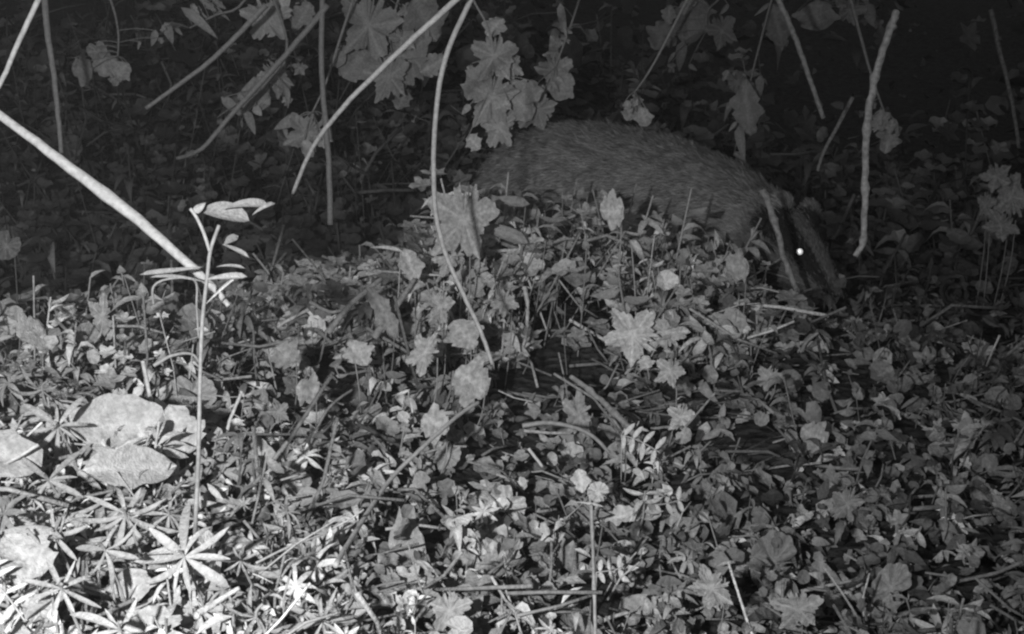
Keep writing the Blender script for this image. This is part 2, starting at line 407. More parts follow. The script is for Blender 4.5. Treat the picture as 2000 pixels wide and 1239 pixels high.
stalk('twig', 'faint thin twig leaning left in the dark just under the slim dim twig', 'twig', [(1665,190,2.8),(1640,240,2.8),(1612,290,2.8),(1596,335,2.8)], (9,6), .28, M_TWIG, STRAW)
stalk('twig', 'faint curved twig hanging down the far upper right', 'twig', [(1935,20,2.6),(1955,110,2.6),(1975,190,2.6),(1990,290,2.6)], (10,7), .18, M_TWIG, STRAW)
stalk('stem', 'dim upright stem against the bank in the upper left', 'stem', [(85,-30,2.0),(92,60,2.0),(103,130,2.0),(112,210,2.0),(120,300,2.0)], (14,9), .26, group=STRAW)
stalk('stem', 'dim upright stem against the bank between the centre twig and the left foliage', 'stem', [(630,-40,2.3),(628,120,2.3),(635,230,2.3),(643,330,2.3),(645,440,2.3)], (11,12), .26, group=STRAW)
stalk('twig', 'dim arching twig sloping down left across the upper left foliage', 'twig', [(520,10,2.3),(470,62,2.3),(410,120,2.3),(350,165,2.3),(285,212,2.3)], (12,8), .30, group=STRAW)
stalk('twig', 'dim leafy twig sloping down left toward the bank, right of the arching twig', 'twig', [(640,10,2.3),(590,70,2.3),(520,150,2.3),(460,215,2.3),(395,290,2.3),(345,310,2.3)], (13,8), .26, group=STRAW)
stalk('twig', 'rough grey twig leaning right across the badger cheek beside its shining eye', 'twig',
      [(1490,372,2.0),(1512,430,2.0),(1530,500,2.0),(1552,560,2.0),(1575,615,1.98),(1562,650,1.97)], (14,8), .30, M_TWIG, STRAW, 3)
stalk('twig', 'bent grey twig arching down to the ground right of the cupped seedling', 'twig',
      [(1570,672,1.93),(1590,650,1.93),(1612,655,1.93),(1630,700,1.92),(1642,760,1.9)], (9,8), .30, M_TWIG, STRAW)
stalk('twig', 'short pale forked twig lying on the leaves under the badger chest', 'twig', [(1065,550,1.95),(1100,517,1.95)], (8,6), .42, M_TWIG, STRAW)
stalk('twig', 'pale twig sloping down right under the badger belly', 'twig', [(1085,530,1.93),(1125,548,1.93),(1180,572,1.92)], (9,8), .36, M_TWIG, STRAW)
stalk('stick', 'broken stick sloping down right in the middle of the ground cover', 'stick', [(1115,735,1.6),(1160,770,1.58),(1200,808,1.55),(1250,860,1.5)], (10,13), .36, M_TWIG, STRAW, 2)
stalk('straw', 'flattened straw lying just above the round crinkled leaf', 'straw', [(1020,832,1.4),(1065,826,1.4),(1110,832,1.4),(1155,850,1.4),(1190,885,1.4)], (10,7), .32, group=STRAW)
stalk('straw', 'short bright straw standing in the dark gap below the flattened straw', 'straw', [(1032,876,1.38),(1060,912,1.38)], (7,6), .6, group=STRAW)
stalk('stick', 'bright frayed stick lying across the bottom left corner of the ground cover', 'stick', [(382,1203,.86),(420,1178,.87),(468,1148,.88)], (16,9), .62, M_TWIG, STRAW)
stalk('stick', 'pale stick sloping up right along the bottom edge under the thin upright stem', 'stick', [(1080,1250,1.05),(1150,1222,1.06),(1228,1195,1.08)], (13,7), .5, M_TWIG, STRAW)
stalk('stem', 'thin upright stem with small knobs rising from the bottom edge right of centre', 'stem', [(1163,1250,1.0),(1160,1130,1.02),(1157,1040,1.06),(1155,985,1.08)], (7,6), .40, group=STRAW, knobs=2)
stalk('twig', 'dark thin twig lying across the lower middle ground cover', 'twig', [(930,1142,1.08),(1010,1165,1.08),(1075,1182,1.08)], (5,5), .14, M_TWIG, STRAW)
stalk('straw', 'thin pale straw sloping up right from the starry whorls to the middle', 'straw', [(500,1100,.98),(560,1070,1.0),(600,1055,1.02),(640,1040,1.04)], (5,4), .55, group=STRAW)
stalk('twig', 'white stubby twig hanging beside the dark hollow', 'twig', [(1024,562,1.8),(1029,585,1.8),(1030,618,1.8),(1028,655,1.8),(1018,685,1.8)], (10,5), .55, M_TWIG, STRAW)
stalk('straw', 'arched pale blade bending left from the tall seedling', 'straw', [(300,595,1.15),(300,560,1.14),(330,545,1.14),(380,548,1.14),(384,600,1.15),(388,660,1.16)], (5,4), .42, group=STRAW)
stalk('straw', 'pale blade curling left from the low mound beside the tall seedling', 'straw', [(300,715,1.15),(335,695,1.15),(375,692,1.14),(395,720,1.13)], (8,4), .42, group=STRAW)
for i,(pp,lab) in enumerate([
    ([(640,650,1.7),(690,590,1.72),(745,545,1.74)], 'broad pale dry blade leaning right in the left middle thicket'),
    ([(730,660,1.68),(780,590,1.7),(810,545,1.72)], 'second broad pale dry blade, just right of the first leaning blade'),
    ([(600,880,1.3),(640,800,1.35),(690,760,1.4)], 'thin dim blade leaning right below the two broad dry blades'),
    ([(605,590,1.75),(650,610,1.75),(700,590,1.72)], 'low curved dry blade just left of the two leaning blades')]):
    stalk('dead_grass', lab, 'grass blade', pp, [(14,9),(16,8),(6,5),(8,6)][i], .34, M_DRY, 'dry blades leaning in the middle thicket')

# ---- single leaves on short stalks
def leaf(name, label, cat, px, py, wpx, hpx, spin, T, tone, lift=.05, tilt=(0,0), mat=None, group=None, depth=None, hang=False, thing=True):
    d = depth if depth else gdepth(px, py)*(1-lift)
    c = P(px, py, d); s = d/FPX
    n = (TOC(c) + RGT*tilt[0] + UPV*tilt[1]).normalized()
    A = frame(n, UPV, R(-spin))
    m = MB(); put(m, T, c, A, wpx*s, hpx*s, tone, True)
    if not thing: return m, c, A
    g = Vector((c.x, c.y+.01, gz(c.x, c.y+.01)-.004)) if not hang else c+Vector((random.uniform(-.03,.03), .03, max(.12, .80-c.z)))
    base = c - Vector(A[1])*hpx*s*.42
    root = empty(name, g if not hang else c, label, cat, group)
    m.build('blade', mat or M_LEAF, root)
    k = MB(); k.tube(arc([base, (base+g)/2+Vector((.004,-.004,.0)) - (Vector(A[2])*.006), g],4), [s*1.1+.0002]*9, tone*.85, 5); k.build('leaf_stalk', M_STEM, root)
    return root
GL = 'broad leaves in the bright left corner'
leaf('broad_leaf','largest smooth pale oval leaf in the bright left corner','leaf',226,822,140,195,84,t_wild(3,.8,.9),.50,.15,(.1,.35),group=GL)
leaf('broad_leaf','long smooth pale leaf directly under the largest oval leaf','leaf',255,915,90,180,96,t_wild(5,1,.95),.46,.14,(.1,.35),group=GL)
leaf('broad_leaf','smooth pale leaf cut by the left edge, left of the starry whorls','leaf',-15,885,120,190,62,t_wild(8,.75,.8),.40,.15,(.1,.35),group=GL)
leaf('broad_leaf','upright pale leaf close against the tall seedling stem, right of the largest oval leaf','leaf',345,842,95,105,20,t_wild(12,.7,.95,.1),.52,.14,(.1,.2),group=GL)
leaf('broad_leaf','pale blunt leaf at the left edge below the starry whorls','leaf',45,1085,110,110,30,t_wild(14,.8,.9,.1),.40,.12,(.1,.2),group=GL)
leaf('broad_leaf','long folded pale leaf curling out of the lower left ground cover','leaf',55,1045,48,130,80,t_ovate(.5,.35,.5,8),.33,.13,(0,.3),group=GL)
leaf('broad_leaf','bright blotchy leaf among the bottom left whorls','leaf',255,1145,80,70,10,RA[4],.42,.08,(0,.1),group=GL)
leaf('broad_leaf','bright oval leaf at the bottom edge left of the frayed stick','leaf',300,1215,100,70,10,RA[0],.44,.08,(0,.1),group=GL)
leaf('broad_leaf','bright round leaf near the bottom left corner beside the vetch','leaf',75,1190,60,60,0,SC[0],.44,.1,(0,.1),group=GL)
leaf('scalloped_leaf','scalloped leaf standing over the tall seedling stem','leaf',375,770,100,78,180,SC[1],.40,.06,(0,.15),group='scalloped leaves of the ground cover')
SG='scalloped leaves of the ground cover'
leaf('scalloped_leaf','round crinkled pale leaf in the middle of the lower ground cover','leaf',990,985,82,72,140,SC[2],.50,.07,(0,.05),group=SG)
leaf('scalloped_leaf','smooth lobed grey leaf just below the round crinkled leaf','leaf',976,1082,78,82,160,LO[1],.32,.07,(0,.05),group=SG)
leaf('scalloped_leaf','smooth grey leaf right of the smooth lobed leaf','leaf',1070,1070,74,72,170,SC[3],.28,.07,(0,.05),group=SG)
leaf('scalloped_leaf','broad blotchy leaf low in the middle, left of the smooth lobed leaf','leaf',795,1072,150,75,90,RA[2],.32,.06,(0,.2),group=SG)
leaf('scalloped_leaf','pointed grey leaf near the bottom edge left of centre','leaf',878,1192,88,92,180,LO[3],.34,.07,(0,.1),group=SG)
leaf('scalloped_leaf','ruffled leaf beside the tall seedling, right of its foot','leaf',432,978,68,55,120,SC[0],.38,.06,(0,.2),group=SG)
leaf('scalloped_leaf','bright small leaf left of centre standing above the knotted cover','leaf',512,905,58,110,10,RA[5],.40,.07,(0,0),group=SG)
leaf('scalloped_leaf','pale wedge leaf standing just above the bright small leaf','leaf',545,805,40,52,200,LO[2],.30,.06,(0,0),group=SG)
leaf('scalloped_leaf','small tooth-edged leaf left of the round crinkled leaf','leaf',875,890,50,58,150,SC[2],.36,.06,(0,.1),group=SG)
leaf('scalloped_leaf','broad dim leaf in the lower right ground cover','leaf',1510,1100,130,90,80,SC[1],.20,.05,(0,.3),group=SG)
leaf('scalloped_leaf','dim leaf upright in the lower right, above the broad dim leaf','leaf',1655,985,60,80,170,LO[0],.26,.05,(0,.1),group=SG)
leaf('scalloped_leaf','grey leaf in the lower right corner, widest of that corner','leaf',1740,1150,110,70,60,SC[3],.28,.05,(0,.3),group=SG)
leaf('scalloped_leaf','faint round leaf at the far right above the lower corner','leaf',1895,838,46,44,150,SC[0],.38,.05,(0,.1),group=SG)
leaf('scalloped_leaf','round dim leaf far left beside the left edge, on the bank foot','leaf',12,480,56,60,150,SC[1],.20,.35,(0,.1),group=SG)
DG='dry ragged leaves lying on the plants'
leaf('dry_leaf','large dry lobed leaf with pointed tips left of the badger back','dry leaf',905,428,135,175,172,LO[1],.40,0,(-.1,.1),M_DRY,DG,depth=1.74)
leaf('dry_leaf','dry pointed leaf reaching right from the large lobed leaf toward the badger','dry leaf',975,455,34,120,70,t_ovate(.8,.2,.3,8),.30,0,(.0,.2),M_DRY,DG,depth=1.85)
leaf('dry_leaf','dry folded leaf bent over the top of the large lobed leaf','dry leaf',985,395,30,100,85,t_ovate(.7,.2,.3,8),.26,0,(.0,.2),M_DRY,DG,depth=1.87)
leaf('dry_leaf','brightest ragged leaf low before the badger chest','dry leaf',1236,655,110,120,70,LO[0],.66,0,(0,.1),M_DRY,DG,depth=1.78)
leaf('dry_leaf','ragged leaf joined to the right of the brightest ragged leaf','dry leaf',1300,650,80,90,20,LO[2],.56,0,(0,.1),M_DRY,DG,depth=1.80)
leaf('dry_leaf','smooth grey ragged leaf under the badger head, left of the cupped seedling','dry leaf',1420,640,70,85,150,RA[1],.40,0,(0,.1),M_DRY,DG,depth=1.85)
leaf('dry_leaf','small dry leaf standing upright under the badger belly','dry leaf',1207,560,42,52,180,LO[0],.34,0,(0,.1),M_DRY,DG,depth=1.95)
leaf('dry_leaf','bright fan-shaped leaf in the right middle of the ground cover','dry leaf',1330,815,54,66,170,LO[1],.55,.07,(0,.1),M_DRY,DG)
leaf('dry_leaf','broad smooth leaf in the middle beneath the broken stick','dry leaf',1130,812,100,66,100,LO[3],.36,.07,(0,.2),M_DRY,DG)
leaf('dry_leaf','long pale crumpled leaf right of the thin upright stem','dry leaf',1205,1008,34,105,97,RA[0],.52,.06,(0,.2),M_DRY,DG)
leaf('dry_leaf','pale knotted leaf in the tangle where the bowed stem ends','dry leaf',920,748,90,76,60,RA[3],.44,0,(0,.1),M_DRY,DG,depth=1.55)
leaf('dry_leaf','pale crumpled leaf on the bowed stem just above the tangle','dry leaf',905,655,70,70,30,RA[5],.40,0,(0,.1),M_DRY,DG,depth=1.60)
leaf('dry_leaf','small pale blotched leaf in the left thicket above the seedling whorl','dry leaf',330,622,80,50,80,RA[4],.34,.08,(0,.2),M_DRY,DG)
leaf('dry_leaf','pale crumpled leaf at the right edge, under the far right twig','dry leaf',1975,385,70,110,10,LO[2],.34,0,(0,.1),M_DRY,DG,depth=2.5)
leaf('dry_leaf','star-shaped pale leaf standing in the dark far right','dry leaf',1910,688,62,68,170,LO[3],.50,0,(0,.1),M_DRY,DG,depth=2.05)
leaf('dry_leaf','curled pale leaf right of the cupped seedling','dry leaf',1690,700,34,90,60,CU[0],.42,0,(0,.3),M_DRY,DG,depth=2.0)
leaf('dry_leaf','small square pale leaf below the brightest ragged leaf','dry leaf',1262,707,30,28,10,RA[0],.60,.05,(0,.1),M_DRY,DG)
leaf('dry_leaf','long smooth grey leaf in the thicket left of the bowed stem','dry leaf',745,610,52,120,30,t_wild(31,.8,.7,.12),.28,0,(0,.1),M_DRY,DG,depth=1.66)
leaf('dry_leaf','small white oval leaf beside the left thicket, brightest there','dry leaf',460,828,34,22,5,RA[2],.80,.06,(0,.1),M_DRY,DG)
leaf('dry_leaf','white curled leaf left of the knotted leaf','dry leaf',783,768,18,38,110,CU[1],.75,.06,(0,.1),M_DRY,DG)
leaf('dry_leaf','white curled leaf just below the other white curled leaf','dry leaf',738,818,20,42,120,CU[0],.75,.06,(0,.1),M_DRY,DG)
for a in [('ragged pale leaf on top of the mound, just below the badger shoulder',1195,408,74,48,95,RA[1],.40,1.84),
          ('torn grey leaf in the mound just under the large lobed leaf',880,500,90,60,60,LO[2],.36,1.78),
          ('narrow pale leaf lying flat, left end of the mound top',755,487,20,66,80,OV[1],.50,1.80),
          ('curled pale leaf tipped upright under the badger middle',1245,490,30,50,215,CU[0],.44,1.80),
          ('ragged leaf at the right end of the mound beneath the badger cheek',1440,520,60,44,100,RA[2],.30,1.84),
          ('pale torn leaf by the left thicket above the smooth grey leaf',800,520,44,70,20,RA[4],.36,1.74),
          ('wide crumpled leaf left of the bowed stem, low in the mound',830,690,90,64,70,LO[3],.38,1.58),
          ('upright ragged leaf left of the bowed stem lower end',860,600,50,84,170,LO[0],.34,1.66),
          ('pale leaf with a split tip on the left slope of the mound',700,690,54,60,210,RA[5],.36,1.56),
          ('broken leaf on the right slope, under the small square pale leaf',1310,725,60,66,160,LO[1],.36,1.60),
          ('ragged grey leaf left of the dark hollow',985,590,56,60,140,LO[3],.34,1.72),
          ('dull folded leaf across the left cover, above the bright small leaf',600,760,60,44,70,RA[0],.30,1.40),
          ('broad dull leaf at the foot of the mound, right of the curled white leaves',850,830,70,56,80,RA[3],.34,1.38),
          ('tattered leaf in the right cover beneath the cupped seedling',1500,740,50,60,150,LO[0],.34,1.72),
          ('ragged leaf low on the right, right of the tattered leaf',1590,850,64,56,60,RA[1],.30,1.55),
          ('wide dull leaf near the bottom edge right of the pale stick',1390,1150,90,80,130,LO[0],.28,1.05),
          ('large torn leaf at the bottom edge in the lower right',1560,1190,100,90,190,LO[1],.24,1.03),
          ('grey leaf left of the thin upright stem foot',1010,1200,70,56,195,LO[2],.28,1.04),
          ('mottled leaf in the left cover between the seedling and the mound',560,690,60,50,60,RA[1],.26,1.50),
          ('broad leaf with ragged edge left of the seedling whorl',200,620,90,50,95,LO[1],.30,1.42),
          ('pale ragged leaf at the left edge above the topmost star whorl',60,650,70,60,110,RA[3],.32,1.34)]:
    leaf('dry_leaf', a[0], 'dry leaf', a[1],a[2],a[3],a[4],a[5],a[6],a[7]*1.25,0,(random.uniform(-.3,.3),random.uniform(0,.4)),M_DRY,DG,depth=a[8])
for lab,x,y,w_,h_,q,j_,t_ in (('upper leaf of the ragged clump at the right edge',1945,345,60,60,200,0,.30),('lower leaf of the ragged clump at the right edge',1955,440,70,60,140,1,.28),('left leaf of the ragged clump at the right edge',1925,400,34,60,170,2,.26)):
    leaf('dry_leaf', lab, 'dry leaf', x,y,w_,h_,q,LO[j_],t_,0,(.2,.1),M_DRY,DG,depth=2.45)
# ---- hanging leaves at the top
HG='leaves hanging into the top of the view'
def hanging_spray(label, stem_pts, leaves, tone, d):
    top = P(*stem_pts[0], d); root = empty('hanging_spray', top, label, 'hanging branch', HG)
    m = MB(); sw = random.choice((-1,1))*random.uniform(30,70); pts = [P(stem_pts[0][0]+sw*2, stem_pts[0][1]-160, d-.05)]+[P(x+sw*(1-i_/(len(stem_pts)-1))**2*.7, y, d) for i_,(x,y) in enumerate(stem_pts)]; pth = arc(pts,5)
    m.tube(pth, radii(len(pth), .0035, .0018), tone*.8, 6); m.build('stem', M_STEM, root)
    extra = []
    for (px,py,wp,hp,sp,T,tm) in leaves:
        for q in range(2): extra.append((px+random.gauss(0,wp*.4), py+random.gauss(0,hp*.38), wp*random.uniform(.3,.5), hp*random.uniform(.3,.55), random.uniform(120,240), random.choice(LO+RA+OV), tm*random.uniform(.8,1.3)))
    for (px,py,wp,hp,sp,T,tm) in list(leaves)+extra:
        dd = d + random.uniform(-.04,.03)
        mm, c, A = leaf('', '', '', px, py, wp, hp, sp, T, tone*tm*.88, depth=dd, tilt=(random.uniform(-.3,.3), random.uniform(-.2,.4)), thing=False)
        s = dd/FPX; base = c - Vector(A[1])*hp*s*.45
        q = min(pth, key=lambda v: (v-base).length)
        mm.tube(arc([base, (base+q)/2+Vector((0,0,.004)), q],3), .0011, tone*.8, 5)
        mm.build('leaf', M_LEAF, root)
hanging_spray('large dim lobed leaf cluster hanging top centre-left behind the straight pale twig', [(760,-10),(755,60),(770,120)],
    [(720,50,120,150,170,LO[0],1),(800,110,110,150,200,LO[2],1),(760,150,90,110,190,LO[1],.95),(700,120,80,90,140,RA[3],.9),(830,40,80,100,210,RA[0],.85)], .34, 2.55)
hanging_spray('tall pale lobed leaf cluster hanging right of the bowed stem, lowest at the top centre', [(960,-10),(965,60),(970,150)],
    [(965,110,90,110,180,LO[1],1),(960,190,95,130,175,LO[0],1.05),(975,250,70,90,185,LO[3],1.1),(1010,200,80,90,220,RA[1],1),(930,160,50,80,160,RA[2],.9)], .46, 2.55)
hanging_spray('ragged dim leaf cluster right of the tall pale cluster, at its right shoulder', [(1110,-10),(1105,60),(1085,130)],
    [(1085,140,70,90,190,LO[2],1),(1050,215,90,80,240,LO[1],1.05),(1100,170,50,60,150,RA[4],.9),(1100,40,30,70,190,OV[0],.9)], .36, 2.6)
hanging_spray('pale round-lobed leaf hanging at the top edge left of centre', [(515,-20),(518,10)],
    [(520,38,100,95,185,LO[3],1.15),(590,30,40,60,150,RA[1],.7)], .38, 2.5)
hanging_spray('dim narrow leaf cluster on the leafy twig in the upper left', [(590,60),(560,120),(510,180)],
    [(540,150,60,90,215,LO[1],1),(500,190,70,60,240,RA[0],1),(455,210,36,60,230,OV[0],.9),(560,190,28,45,190,OV[1],.9),(490,240,26,50,200,OV[2],.8)], .30, 2.45)
hanging_spray('small dim leaf pair at the top of the arching twig, upper left', [(440,0),(410,30),(370,55)],
    [(390,45,36,90,235,OV[0],1.1),(330,65,30,44,200,OV[2],1),(420,20,30,70,240,OV[1],1)], .30, 2.4)
hanging_spray('curly dim leaf cluster on the bank, far upper left', [(250,-10),(240,60),(230,110)],
    [(205,125,50,50,180,RA[3],1.1),(240,140,44,40,140,RA[4],1.1),(190,100,40,40,200,SC[0],1),(160,135,60,40,90,RA[1],.8),(300,75,26,34,170,OV[0],1)], .30, 2.5)
hanging_spray('dim broad leaf behind the lower end of the straight pale twig', [(640,60),(630,160),(610,220)],
    [(600,262,90,95,150,LO[0],1),(560,240,36,60,120,OV[2],.9),(640,250,36,60,200,OV[1],1)], .36, 2.45)
hanging_spray('small pale leaf tuft in the dark just above the badger back', [(1235,120),(1240,180)],
    [(1232,218,36,42,160,RA[2],1.1),(1258,228,34,40,200,RA[4],1.1),(1244,200,24,30,180,LO[0],.9)], .42, 2.75)
hanging_spray('dim tall leaf cluster in the dark, right of the small pale tuft', [(1460,90),(1462,150),(1460,190)],
    [(1462,210,56,110,180,RA[5],.9),(1448,280,36,70,190,OV[0],.95),(1440,160,36,50,200,SC[1],.7),(1480,180,30,70,170,OV[2],.7)], .24, 2.75)
hanging_spray('dim leaf beside the grey stick, hanging to its right', [(1720,130),(1722,190),(1728,220)],
    [(1735,270,44,64,170,RA[0],1.1),(1722,235,36,46,190,RA[3],1),(1700,210,20,40,160,OV[1],.8)], .28, 2.3)
hanging_spray('faint broad leaf cluster at the top edge right of centre', [(1370,-20),(1372,20),(1380,60)],
    [(1350,40,80,90,180,RA[2],.8),(1410,60,60,80,200,LO[1],.7),(1290,70,60,60,160,RA[1],.7),(1330,110,40,60,170,OV[0],.6)], .22, 2.9)
hanging_spray('faint leaf cluster at the top edge, left of the grey stick', [(1620,-20),(1610,10)],
    [(1600,30,80,60,180,RA[4],.9),(1660,20,60,60,160,LO[2],.9),(1520,50,50,90,190,RA[5],.9),(1700,30,40,50,200,OV[2],.9)], .20, 2.8)

# ---- tall seedling on the left
def plant_root(name, label, cat, px, py, d, group=None):
    p = P(px,py,d); return empty(name, (p.x,p.y,gz(p.x,p.y)), label, cat, group)
def seedling():
    d0 = gdepth(380,1080)*.93; r = plant_root('tall_seedling','tall thin pale seedling crossing the thick straw end, drooping leaf at its tip','plant',380,1080,d0)
    m = MB(); path = pixpath([(378,1110,d0),(383,1000,.92),(388,880,.94),(390,780,.95),(392,700,.955),(396,620,.96),(405,540,0.97),(411,490,0.97),(428,440,0.97)],6)
    path = [Vector((path[0].x,path[0].y,gz(path[0].x,path[0].y)-.01))]+path
    m.tube(path, radii(len(path),.0017,.0015), .34, 7); m.build('stem', M_STEM, r)
    m = MB(); pb = pixpath([(410,492,0.97),(398,455,.965),(384,425,.96),(372,408,.96)],5); m.tube(pb, radii(len(pb),.0015,.0014), .46, 6); m.build('side_shoot', M_STEM, r)
    m = MB(); put(m, t_ovate(.6,.35,.2), P(378,415,.96), frame(TOC(P(370,400,.96)), UPV, R(50)), 26*.96/FPX, 30*.96/FPX, .4); m.build('bud', M_LEAF, r)
    def lf(px,py,w,h,sp,T,tn,dz=0,tl=(0,.5)):
        mm, c, A = leaf('','','',px,py,w,h,sp,T,tn,depth=0.97+dz,tilt=tl,thing=False); mm.build('leaf', M_LEAF, r)
    lf(440,420,44,95,75,t_ovate(.9,.2,.25,12,.6,.9),.27); lf(480,404,24,90,92,t_ovate(.8,.2,.35,9),.27,-.01); lf(515,408,12,50,118,t_ovate(.8,.2,.35,9),.27,-.012)
    lf(460,490,20,60,60,OV[3],.26,.02); lf(448,470,30,40,120,OV[0],.24,.03)
    lf(442,543,18,80,94,t_ovate(.8,.15,.1,8),.36); lf(450,522,16,58,84,OV[1],.30,.02)
    lf(335,530,16,120,278,t_ovate(.7,.15,-.1,8),.28); lf(350,546,11,110,266,t_ovate(.7,.15,.25,8),.28,.01)
    lf(430,570,7,80,135,t_ovate(.9,.2,.05,8),.5)
seedling()
def cup_seedling():
    r = plant_root('cupped_seedling','small seedling with two cupped leaves under the badger head','plant',1563,860,1.9)
    m = MB(); b = P(1562,690,1.92); path = arc([Vector((b.x,b.y+.004,gz(b.x,b.y)-.01)),P(1562,800,1.92),P(1563,750,1.92),b],5); m.tube(path, .0022, .30, 6); m.build('stem', M_STEM, r)
    for px,sp,t_ in ((1540,282,.48),(1588,78,.48)):
        mm,c,A = leaf('','','',px,677,30,62,sp,t_ovate(.8,.25,-.35,8),t_,depth=1.92,tilt=(0,.5),thing=False); mm.build('leaf', M_LEAF, r)
    m = MB(); path = pixpath([(1562,690,1.92),(1556,660,1.915),(1562,640,1.91),(1574,612,1.905)],5); m.tube(path, radii(len(path),.0038,.003), .40, 6); m.build('shoot', M_STEM, r)
    m = MB(); path = pixpath([(1566,688,1.92),(1575,668,1.91),(1598,650,1.90)],5); m.tube(path, radii(len(path),.0035,.0025), .38, 6); m.build('shoot', M_STEM, r)
    for px,py,sp in ((1490,845,30),(1545,840,330),(1580,860,20)):
        mm,c,A = leaf('','','',px,py,26,46,sp,OV[0],.36,depth=1.86,tilt=(0,.2),thing=False)
cup_seedling()
def pod_plant():
    r = plant_root('small_round_leaf_plant','thin stem topped by one spoon-shaped and one folded pale leaf, centre right','plant',1157,990,1.25)
    g = r.location
    for px,py,w,h,sp,T in ((1168,962,44,42,60,SC[1]),(1133,940,34,48,10,RA[4]),(1150,985,12,60,80,OV[1])):
        mm,c,A = leaf('','','',px,py,w,h,sp,T,.52,depth=1.24,tilt=(0,.2),thing=False); mm.build('leaf', M_LEAF, r)
    m = MB(); m.tube(arc([g, P(1155,1020,1.245), P(1152,970,1.242)],5), .0014, .45, 6); m.build('stem', M_STEM, r)
pod_plant()
# ---- vetch: paired leaflets on a rachis
VG='vetch sprays with rows of small leaflets'
def vetch(label, pts, d, n, L, tone):
    path = pixpath([(x,y,d) for x,y in pts],6); g = Vector((path[0].x, path[0].y, gz(path[0].x,path[0].y)-.005))
    r = empty('vetch_spray', g, label, 'vetch', VG)
    m = MB(); m.tube([g]+path, .0008, tone*.8, 5); m.build('stem', M_STEM, r)
    s = d/FPX
    for k in range(n):
        f = (k+.5)/n; q = path[int(f*(len(path)-1))]; t = (path[-1]-path[0]).normalized(); nn = TOC(q)
        sd_ = t.cross(nn)
        for sgn in (-1,1):
            u = (sd_*sgn + t*.25).normalized(); m = MB()
            put(m, t_ovate(.9,.12,.08,6,.5,.9), q, frame((nn+UPV*.3+Vector((random.gauss(0,.15),0,random.gauss(0,.15)))), u), 11*s, L*s*random.uniform(.85,1.1), tone); m.build('leaflet', M_LEAF, r)
vetch('bright vetch spray right of centre with long parallel leaflets', [(1215,850),(1250,862),(1290,885)], 1.42, 4, 34, .62)
vetch('vetch spray of upright leaflets below the bright one, right of the crumpled leaf', [(1255,985),(1295,985),(1335,975)], 1.30, 4, 26, .48)
vetch('tiny vetch spray beside the thin upright stem near the bottom', [(1165,1118),(1190,1115),(1215,1110)], 1.1, 3, 28, .52)
vetch('largest vetch spray, brightest, in the bottom left corner', [(-40,1110),(10,1160),(50,1215)], .86, 5, 48, .62)
vetch('dim vetch spray near the bottom edge, right of the pale stick', [(1270,1190),(1300,1180),(1335,1175)], 1.1, 3, 26, .38)
# ---- cleavers: star whorls of narrow leaves
CG='starry whorled plants in the bright left corner'
def cleavers(label, px, py, rpx, n, tone, lean=0, tiers=2):
    d = gdepth(px,py)*.86; c = P(px,py,d); s = d/FPX
    g = Vector((c.x+.01, c.y+.02, gz(c.x+.01,c.y+.02)-.004)); r = empty('whorled_plant', g, label, 'cleavers', CG)
    ax = (TOC(c)*.8+Vector((0,0,.55))+Vector((random.gauss(0,.35),random.gauss(0,.3),random.gauss(0,.3)))).normalized(); rpx *= random.uniform(.75,1.2)
    top = c + ax*.012
    m = MB(); m.tube(arc([g, (g+c)/2+Vector((.004,0,0)), c, top],4), .0011, tone*.9, 6); m.build('stem', M_STEM, r)
    for q in range(tiers):
        m = MB(); cc = c if q == 0 else g.lerp(c,.45)
        ex = ax.orthogonal().normalized(); ey = ax.cross(ex); ph = random.uniform(0,6.28)
        for k in range(n):
            a = ph+2*math.pi*k/n+random.gauss(0,.1); u = (ex*math.cos(a)+ey*math.sin(a)+ax*random.uniform(.05,.5)).normalized()
            L = rpx*s*random.uniform(.55,1.25)*(1 if q==0 else 1.1)
            if random.random() < .08: continue
            put(m, t_ovate(random.uniform(.13,.2),.25,random.uniform(-.55,.35),6,.5,1.2), cc, frame(ax+u*.2, u), L*.85, L, tone*random.uniform(.85,1.15))
        m.build('leaf_whorl', M_LEAF, r)
    
for a in [('clear star whorl overlapping the left end of the largest oval leaf',113,833,62,8,.62),
          ('star whorl just above the clear one, at the top of the bright corner',82,762,66,9,.60),
          ('smaller star whorl cut by the left edge at the top of the bright corner',15,740,56,8,.55),
          ('star whorl under the clear one, crossing the leaf at the left edge',95,938,88,8,.50),
          ('star whorl between the folded leaf and the middle whorls',105,1045,80,8,.50),
          ('fan-like star whorl below the long smooth pale leaf',245,1005,86,9,.55),
          ('largest star whorl, at the foot of the tall seedling',360,1088,95,10,.68),
          ('star whorl at the bottom edge, right of the frayed stick',500,1205,100,9,.62),
          ('star whorl left of the largest one, half hidden in it',205,1075,66,8,.55),
          ('star whorl low in the bottom left corner above the bright round leaf',120,1150,70,8,.60),
          ('loose star whorl between the largest whorl and the ruffled leaf',330,1005,55,8,.5),
          ('star whorl cut by the bottom edge left of the frayed stick',235,1232,80,9,.66),
          ('thin star whorl at the bottom edge furthest right of the whorls',630,1215,75,8,.5),
          ('small star whorl between the bright small leaf and the ruffled leaf',560,1000,45,8,.42),
          ('small star whorl right of the largest one above the frayed stick',470,1095,60,8,.52)]:
    a = a[:-1]+(a[-1]*.66,)
    cleavers(*a)

